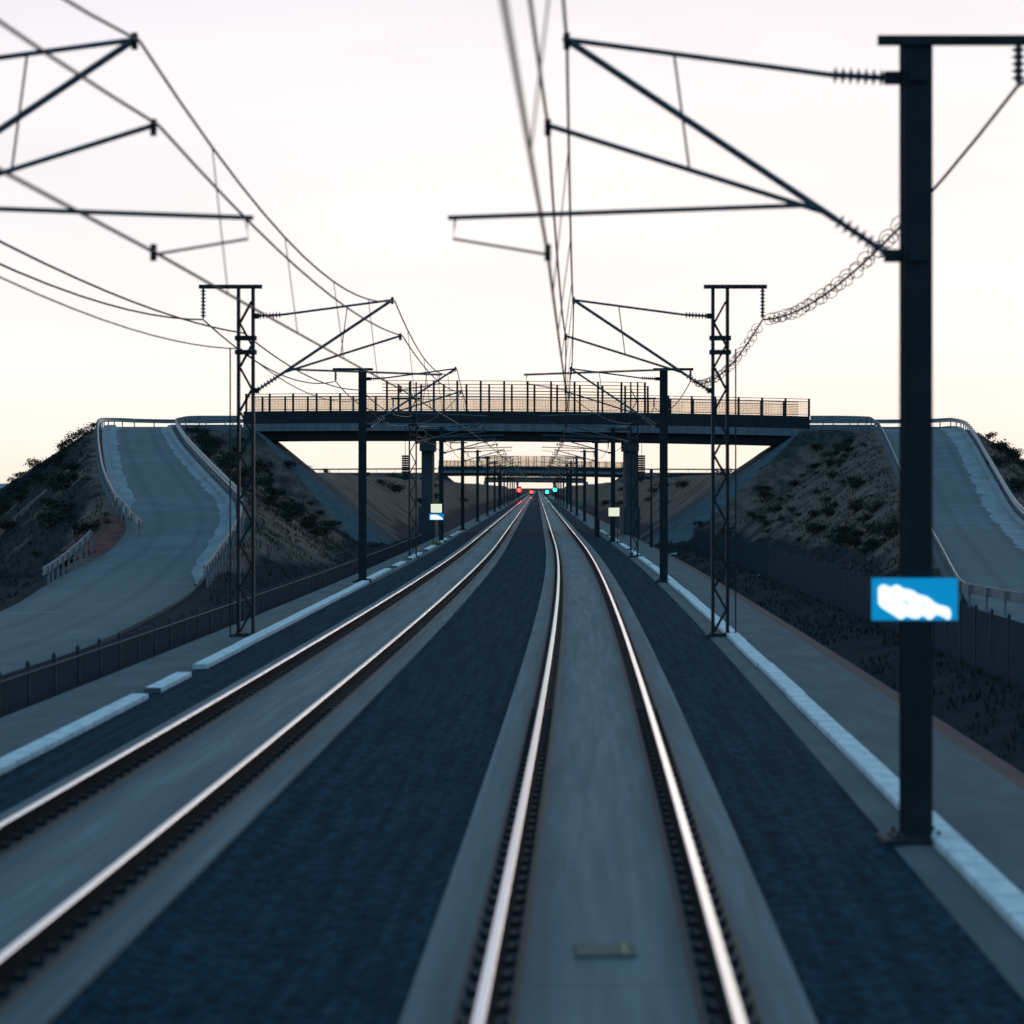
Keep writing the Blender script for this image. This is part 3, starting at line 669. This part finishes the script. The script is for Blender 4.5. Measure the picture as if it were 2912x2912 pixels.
# ------------------------------------------------------------------ wires
def span_pts(pts, sag, n=14):
    r = []
    for i in range(len(pts) - 1):
        p = Vector(pts[i]); q = Vector(pts[i + 1])
        for k in range(n):
            t = k / n; v = p.lerp(q, t); v.z -= sag * 4 * t * (1 - t); r.append(v)
    r.append(Vector(pts[-1])); return r
ALLY = [-12.0] + STATIONS
def zmess(y): return 7.30 if y < 120 else zB(7.3)
def stag(i): return -.35 if i % 2 else -.2
for s in (1, -1):
    side = 'right' if s > 0 else 'left'
    tr = lambda y: float(Xc(y)) + (0 if s > 0 else LEFT)
    # messenger + droppers
    mp = [(tr(y) - s * .32, y, zmess(y)) for y in ALLY]
    ctc = [(tr(y) - s * .5, y, 5.27) for y in ALLY]
    ms = span_pts(mp, .75); cs = span_pts(ctc, .02)
    b = MB(); b.tube(ms, .016, 5); mo = b.build('messenger_wire', M['wire']); tag(mo, 'upper carrying wire of the overhead line above the %s track' % side, 'overhead wire', 'overhead wires')
    cnt = 0
    for k in range(4, len(ms) - 1):
        if (k % 14) in (2, 5, 8, 11) and ms[k].y < 330:
            b = MB(); b.tube([ms[k], cs[k]], .007, 4); b.build('dropper', M['wire'], mo)
    b = MB(); b.tube(cs, .017, 5); tag(b.build('contact_wire', M['wire']), 'lowest contact wire running above the %s track' % side, 'overhead wire', 'overhead wires')
    # second, out of running pair through the overlap, going to the fourth mast's weights
    ov = [(tr(y) - s * .5, y, 6.5) for y in ALLY[:4]] + [(at_mast(s, 145) - s * .1, 145, 6.2)]
    b = MB(); b.tube(span_pts(ov, .35), .016, 5); tag(b.build('overlap_wire', M['wire']), 'middle overlap wire above the %s track, ending at the fourth mast' % side, 'overhead wire', 'overhead wires')
    # feeder with spiral bird diverters
    fz = lambda y: 6.86 if y < 120 else (6.96 if y < 150 else 6.28)
    if s < 0: fp = [(at_mast(s, y) - .95, y - .15, fz(y)) for y in ALLY]
    else: fp = [(at_mast(s, y) + .95, y - .15, fz(y)) for y in ALLY]
    fs_ = span_pts(fp, .55); b = MB(); b.tube(fs_, .019, 5)
    fo = b.build('feeder_wire', M['wire']); tag(fo, ('feeder wire with spiral bird diverters hung outside the right masts' if s > 0 else 'plain feeder wire hung outside the left masts'), 'overhead wire', 'overhead wires')
    proto = None
    for k in range(42 if s > 0 else 0):
        y = 37 + k * 1.55; j = 0
        for j in range(len(fs_) - 1):
            if fs_[j].y <= y <= fs_[j + 1].y: break
        t = (y - fs_[j].y) / max(fs_[j + 1].y - fs_[j].y, 1e-6); p = fs_[j].lerp(fs_[j + 1], t)
        if min(abs(y - q) for q in STATIONS) < 1.6: continue
        if proto is None:
            q = MB(); q.tube([((.03 + .10 * math.sin(PI * a / 20)) * math.cos(a * .64), (a / 20 - .5) * .85, (.03 + .10 * math.sin(PI * a / 20)) * math.sin(a * .64)) for a in range(21)], .008, 4)
            proto = q.build('bird_diverter', M['wire'], fo); c = proto
        else: c = proto.copy(); col.objects.link(c); c.parent = fo
        c.location = p; c.rotation_euler = (random.uniform(-.15, .15), random.uniform(0, 6), 0)
# return wire clamped to the left masts
rp = [(at_mast(-1, y) - .02, y - .2, 6.55 if y < 150 else 6.2) for y in ALLY]
b = MB(); b.tube(span_pts(rp, .35), .019, 5); tag(b.build('return_wire', M['wire']), 'return wire clamped to the faces of the left masts', 'overhead wire', 'overhead wires')
rp = [(at_mast(-1, y) - .10, y - .2, 6.2 if y < 150 else 5.9) for y in ALLY[:6]]
b = MB(); b.tube(span_pts(rp, .45), .014, 5); tag(b.build('return_wire', M['wire']), 'thinner lower wire clamped to the left masts below the return wire', 'overhead wire', 'overhead wires')

# ------------------------------------------------------------------ fences along the ditches
def fence(o_fn, y0, y1, ztop, label):
    root = empty('palisade_fence', (0, 0, 0)); tag(root, label, 'fence')
    ys = np.arange(y0, y1, 2.5); proto = None; b = MB()
    for y in ys:
        x = float(Xc(y)) + o_fn; zb = float(terrain(np.array([x]), np.array([y]))[0][0])
        if proto is None:
            q = MB(); q.box(-.04, .04, -.04, .04, -.4, 0); q.box(-.03, .03, -.035, .035, 0, .08); q2 = MB(); q2.box(-.035, .035, -.035, .035, -2.2, 0.04); q2.add([(-.035, -.035, .04), (.035, -.035, .04), (.035, .035, .04), (-.035, .035, .04), (0, 0, .10)], [(0, 1, 4), (1, 2, 4), (2, 3, 4), (3, 0, 4)])
            proto = q2.build('post', M['fence'], root); c = proto
        else: c = proto.copy(); col.objects.link(c); c.parent = root
        c.location = (x, y, ztop)
    y = y0
    while y < y1 - 2.5:
        x = float(Xc(y)) + o_fn
        b.box(x - .012, x + .012, y - .02, y + .02, ztop - 1.55, ztop - .02); y += .16 if y < 130 else .3
    yy = list(np.arange(y0, y1 - 2.4, 2.5))
    for zz in (ztop - .12, ztop - 1.3):
        b.tube([(float(Xc(q)) + o_fn + .02, q, zz) for q in yy], .02, 4)
    b.build('pickets', M['fence'], root)
fence(8.5, 48, 196, .42, 'blue grey palisade fence along the ditch on the right')
fence(LEFT - 4.75, 30, 200, .08, 'blue grey palisade fence along the ditch on the left')

# ------------------------------------------------------------------ line-side signs, posts, signals
def track_sign(x, y, zb, two, label):
    root = empty('track_sign', (x, y, zb)); tag(root, label, 'sign')
    b = MB(); b.tube([(-.2, 0, -.3), (-.2, 0, 2.5)], .03, 6); b.tube([(.2, 0, -.3), (.2, 0, 2.5)], .03, 6); b.build('post', M['steel_dark'], root)
    b = MB(); b.box(-.28, .28, -.12, .12, -.1, .22); b.build('foot', M['yellow_paint'], root)
    b = MB(); w_ = .30
    vs = [(math.copysign(w_ - .04, a) if abs(a) == 2 else math.copysign(w_, a), 0, c) for a, c in ()]
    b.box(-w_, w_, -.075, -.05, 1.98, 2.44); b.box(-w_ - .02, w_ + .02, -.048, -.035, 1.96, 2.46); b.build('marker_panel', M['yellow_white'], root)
    if two:
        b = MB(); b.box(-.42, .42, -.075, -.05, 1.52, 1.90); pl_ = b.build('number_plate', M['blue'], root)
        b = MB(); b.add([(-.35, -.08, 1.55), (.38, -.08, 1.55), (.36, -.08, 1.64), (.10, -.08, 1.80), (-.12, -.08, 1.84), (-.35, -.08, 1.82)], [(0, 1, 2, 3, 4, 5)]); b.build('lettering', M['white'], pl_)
track_sign((1241 - 1456) * 176 / F_IMG, 176, -.35, True, 'pale yellow square marker above a small blue plate, left of the left track')
track_sign((1746 - 1456) * 180 / F_IMG, 180, -.60, False, 'pale yellow square marker on a post right of the right track')

b = MB(); x, y = (1698 - 1456) * 205 / F_IMG, 205
b.tube([(x, y, -.4), (x, y, .92)], .18, 16); b.tube([(x, y, .92), (x, y, .96)], [.19, .17], 16); tag(b.build('bollard', M['steel_dark']), 'short dark cylinder standing on the right ballast under the overpass', 'bollard')
b = MB(); x, y = 7.93, 170
b.tube([(x, y, -1.1), (x, y, 1.0)], .09, 8); b.tube([(x, y, 1.0), (x, y, 4.1)], .055, 8); b.box(x - .09, x + .09, y - .06, y + .06, 3.9, 4.15); tag(b.build('post', M['steel_dark']), 'slim dark post beside the right path before the overpass', 'post')

bal = empty('balise', (.65, 20.9, -.197)); tag(bal, 'flat brownish balise with a yellow line lying on the slab between the rails', 'balise')
b = MB(); b.add([(-.22, -.26, 0), (.22, -.26, 0), (.22, .26, 0), (-.22, .26, 0), (-.20, -.24, .022), (.20, -.24, .022), (.20, .24, .022), (-.20, .24, .022)], [(0, 3, 2, 1), (4, 5, 6, 7), (0, 1, 5, 4), (1, 2, 6, 5), (2, 3, 7, 6), (3, 0, 4, 7)]); b.build('cover', M['balise'], bal)
b = MB(); b.box(.125, .150, -.235, .235, .024, .027); b.build('yellow_line', M['yellow_line'], bal)

def signal(x, y, z, lampmat, label):
    root = empty('railway_signal', (x, y, 0)); tag(root, label, 'signal', 'railway signals in the distance')
    b = MB(); b.tube([(0, .1, -.9), (0, .1, z + .4)], .10, 8); b.box(-.35, .35, -.3, .4, -.95, -.3); b.build('post', M['steel_dark'], root)
    b = MB(); b.box(-.62, .62, -.05, .25, z - 1.2, z + 1.0); h = b.build('signal_head', M['steel_dark'], root)
    ld = bpy.data.lights.new('signal_beam', 'SPOT'); ld.energy = 60000; ld.spot_size = R(7); ld.spot_blend = .8; ld.shadow_soft_size = .4; ld.color = (1, .03, .02) if lampmat.name.startswith('lamp_red') else (.03, 1, .6)
    lo = bpy.data.objects.new('signal_beam', ld); col.objects.link(lo); lo.parent = root; lo.location = (0, -.6, z); lo.rotation_euler = (R(90), 0, R(180))
    b = MB(); b.tube([(0, -.055, z), (0, -.10, z)], .50, 20); b.build('lamp', lampmat, root)
    b = MB(); b.tube([(0, -.055, z - .75), (0, -.08, z - .75)], .2, 16); b.build('lens', M['clip'], root)
    return root
def sx(px, Y): return (px - 1456) * Y / F_IMG
def sz(py, Y): return CAM_Z - (py - 1388) * Y / F_IMG
signal(sx(1476, 820), 820, sz(1394, 820), M['lamp_red'], 'left signal showing red, the larger of the two red lights')
signal(sx(1511, 1080), 1080, sz(1399, 1080), M['lamp_red'], 'signal showing red further along, the smaller of the two red lights')
signal(sx(1579, 820), 820, sz(1393, 820), M['lamp_green'], 'right signal showing green, the outer of the two green lights')
signal(sx(1556, 1080), 1080, sz(1399, 1080), M['lamp_green'], 'signal showing green further along, the inner of the two green lights')

# ------------------------------------------------------------------ shrubs, grass, litter
def shrub_mesh(seed, mats_, n=420):
    rs = random.Random(seed); b = MB()
    lobes = [(rs.uniform(-.35, .35), rs.uniform(-.35, .35), rs.uniform(.25, .6), rs.uniform(.22, .42)) for _ in range(6)]
    for k in range(n):
        lx, ly, lz, lr = rs.choice(lobes); v = Vector((rs.gauss(0, 1), rs.gauss(0, 1), rs.gauss(0, 1))).normalized() * lr * rs.uniform(.35, 1.12)
        p = Vector((lx, ly, lz * .8)) + Vector((v.x, v.y, v.z * .8)); p.z = max(p.z, .02)
        d = Vector((rs.uniform(-1, 1), rs.uniform(-1, 1), rs.uniform(-.3, 1))).normalized(); e = d.cross(Vector((rs.uniform(-1, 1), rs.uniform(-1, 1), .3))).normalized()
        l = rs.uniform(.05, .11); wd = l * .45
        b.add([p, p + d * l * .5 + e * wd, p + d * l, p + d * l * .5 - e * wd], [(0, 1, 2, 3)], 0 if rs.random() < .75 else 1)
    for k in range(5):
        a = rs.uniform(0, 6.28); b.tube([(0, 0, -.15), (.15 * math.cos(a), .15 * math.sin(a), .25), (.38 * math.cos(a), .38 * math.sin(a), .62)], [.02, .014, .006], 4, 1)
    me_ = bpy.data.meshes.new('shrub'); me_.from_pydata(b.v, [], b.f)
    for m_ in mats_: me_.materials.append(m_)
    me_.polygons.foreach_set('material_index', b.mi); me_.update(); return me_
SH = [shrub_mesh(k, (M['leaf'], M['leaf_dry'])) for k in range(4)]
def plant(x, y, s, label, group):
    z = float(terrain(np.array([x]), np.array([y]))[0][0])
    o = bpy.data.objects.new('shrub', SH[random.randrange(4)]); col.objects.link(o); o.location = (x, y, z - .05 * s)
    o.rotation_euler = (random.uniform(-.1, .1), random.uniform(-.1, .1), random.uniform(0, 6.28)); o.scale = (s * random.uniform(.9, 1.4), s * random.uniform(.9, 1.3), s * random.uniform(.7, 1.1))
    tag(o, label, 'shrub', group)
def scatter(n, xr, yr, cond, smin, smax, label, group):
    k = 0; tries = 0
    while k < n and tries < n * 60:
        tries += 1; x = random.uniform(*xr); y = random.uniform(*yr); h, m_ = terrain(np.array([x]), np.array([y]))
        zl, xll, xrl = smooth_tab(RL, y); zr, xlr, xrr = smooth_tab(RR, y)
        if (xll - .9 < x < xrl + .9) or (xlr - .9 < x < xrr + .9) or m_[0] == 2: continue
        if not cond(x, y, float(h[0])): continue
        plant(x, y, random.uniform(smin, smax), label, group); k += 1
scatter(85, (-24, -9.5), (150, 214), lambda x, y, h: .2 < h < 7 and x > smooth_tab(RL, y)[2] + 1.1, .3, 1.3, 'low dark shrub on the brown slope between left ramp and overpass', 'shrubs on the left embankment slope')
scatter(60, (-48, -18), (120, 222), lambda x, y, h: h > -.6 and x < smooth_tab(RL, y)[1] - 1.2, .6, 1.4, 'dark shrub on the outer slope left of the left ramp', 'shrubs left of the left ramp')
scatter(80, (11.5, 26), (140, 214), lambda x, y, h: -.2 < h < 7 and x < smooth_tab(RR, y)[1] - 1.1, .25, 1.2, 'low dark shrub on the brown slope between right ramp and overpass', 'shrubs on the right embankment slope')
scatter(60, (26, 46), (130, 224), lambda x, y, h: h > -.5 and x > smooth_tab(RR, y)[2] + 1.0, .7, 1.5, 'dark bush on the outer slope right of the right ramp', 'bushes right of the right ramp')
scatter(40, (-24, 30), (245, 520), lambda x, y, h: h > 0 , .8, 2.0, 'distant dark bush on the cutting slope beyond the overpass', 'bushes on the far cutting slopes')

b = MB(); gr = random.Random(3); N = 0                          # dry grass: one sheet of tufts
cx_ = np.array([gr.uniform(-50, 48) for _ in range(80000)]); cy_ = np.array([gr.uniform(42, 224) for _ in range(80000)])
hh, mm_ = terrain(cx_, cy_); zl, xll, xrl = smooth_tab(RL, cy_); zr, xlr, xrr = smooth_tab(RR, cy_); oo = cx_ - Xc(cy_); odd = np.where(oo > -2.35, oo, -(oo + 4.7))
keep = (odd > 5.6) & (mm_ != 2) & ~((cx_ > xll - .7) & (cx_ < xrl + .7)) & ~((cx_ > xlr - .7) & (cx_ < xrr + .7)) & ~((cy_ > 214) & (np.abs(cx_) < 34)) & ~((cx_ < -15) & (cy_ > 106) & (cy_ < 120))
keep &= (fbm(cx_, cy_, .5, 9) > -.25)
for x, y, z in zip(cx_[keep], cy_[keep], hh[keep]):
    m_ = 0 if gr.random() < .45 else 1
    for k in range(3):
        a = gr.uniform(0, 6.28); h_ = gr.uniform(.06, .20); l = gr.uniform(.02, .14); wd = .02 + .02 * gr.random()
        px_, py_ = x + gr.uniform(-.15, .15), y + gr.uniform(-.15, .15); ca, sa = math.cos(a), math.sin(a)
        b.add([(px_ - sa * wd, py_ + ca * wd, z - .05), (px_ + sa * wd, py_ - ca * wd, z - .05), (px_ + ca * l, py_ + sa * l, z + h_)], [(0, 1, 2)], m_)
tag(b.build('dry_grass', [M['leaf_dry'], M['leaf']]), 'sparse dry and dark grass tufts on the ditches and embankment slopes', 'grass', kind='stuff')

def litter(x, y, z, s, label, group=None):
    b = MB(); rs = random.Random(int(x * 100)); n = 5; vs = []; fs = []
    for i in range(n):
        for j in range(n): vs.append(((i / (n - 1) - .5) * s, (j / (n - 1) - .5) * s * .7, abs(rs.gauss(0, .25)) * s * .5 + .02))
    for i in range(n - 1):
        for j in range(n - 1): fs.append((i * n + j, (i + 1) * n + j, (i + 1) * n + j + 1, i * n + j + 1))
    b.add(vs, fs); o = b.build('litter', M['litter']); o.location = (x, y, z); tag(o, label, 'litter', group); return o
def ground_at(px, py, zg):
    Y = F_IMG * (CAM_Z - zg) / (py - 1388); return (px - 1456) * Y / F_IMG, Y
for (px, py) in ((2692, 1776), (2765, 1786), (2842, 1798), (2768, 1818), (2822, 1832), (2818, 1898)):
    x, y = ground_at(px, py, -.95); z = float(terrain(np.array([x]), np.array([y]))[0][0]); litter(x, y, z + .03, .26, 'small white scrap in the dark grass by the right fence', 'white scraps by the right fence')
x, y = ground_at(2164, 1640, -1.0); o = litter(x, y, -1.0, .34, 'white slanted scrap in the ditch right of the lattice mast'); o.rotation_euler = (R(50), R(-40), 0)
x, y = ground_at(1915, 1580, -1.0); litter(x, y, -.95, .36, 'white scrap in the ditch just right of the third mast')
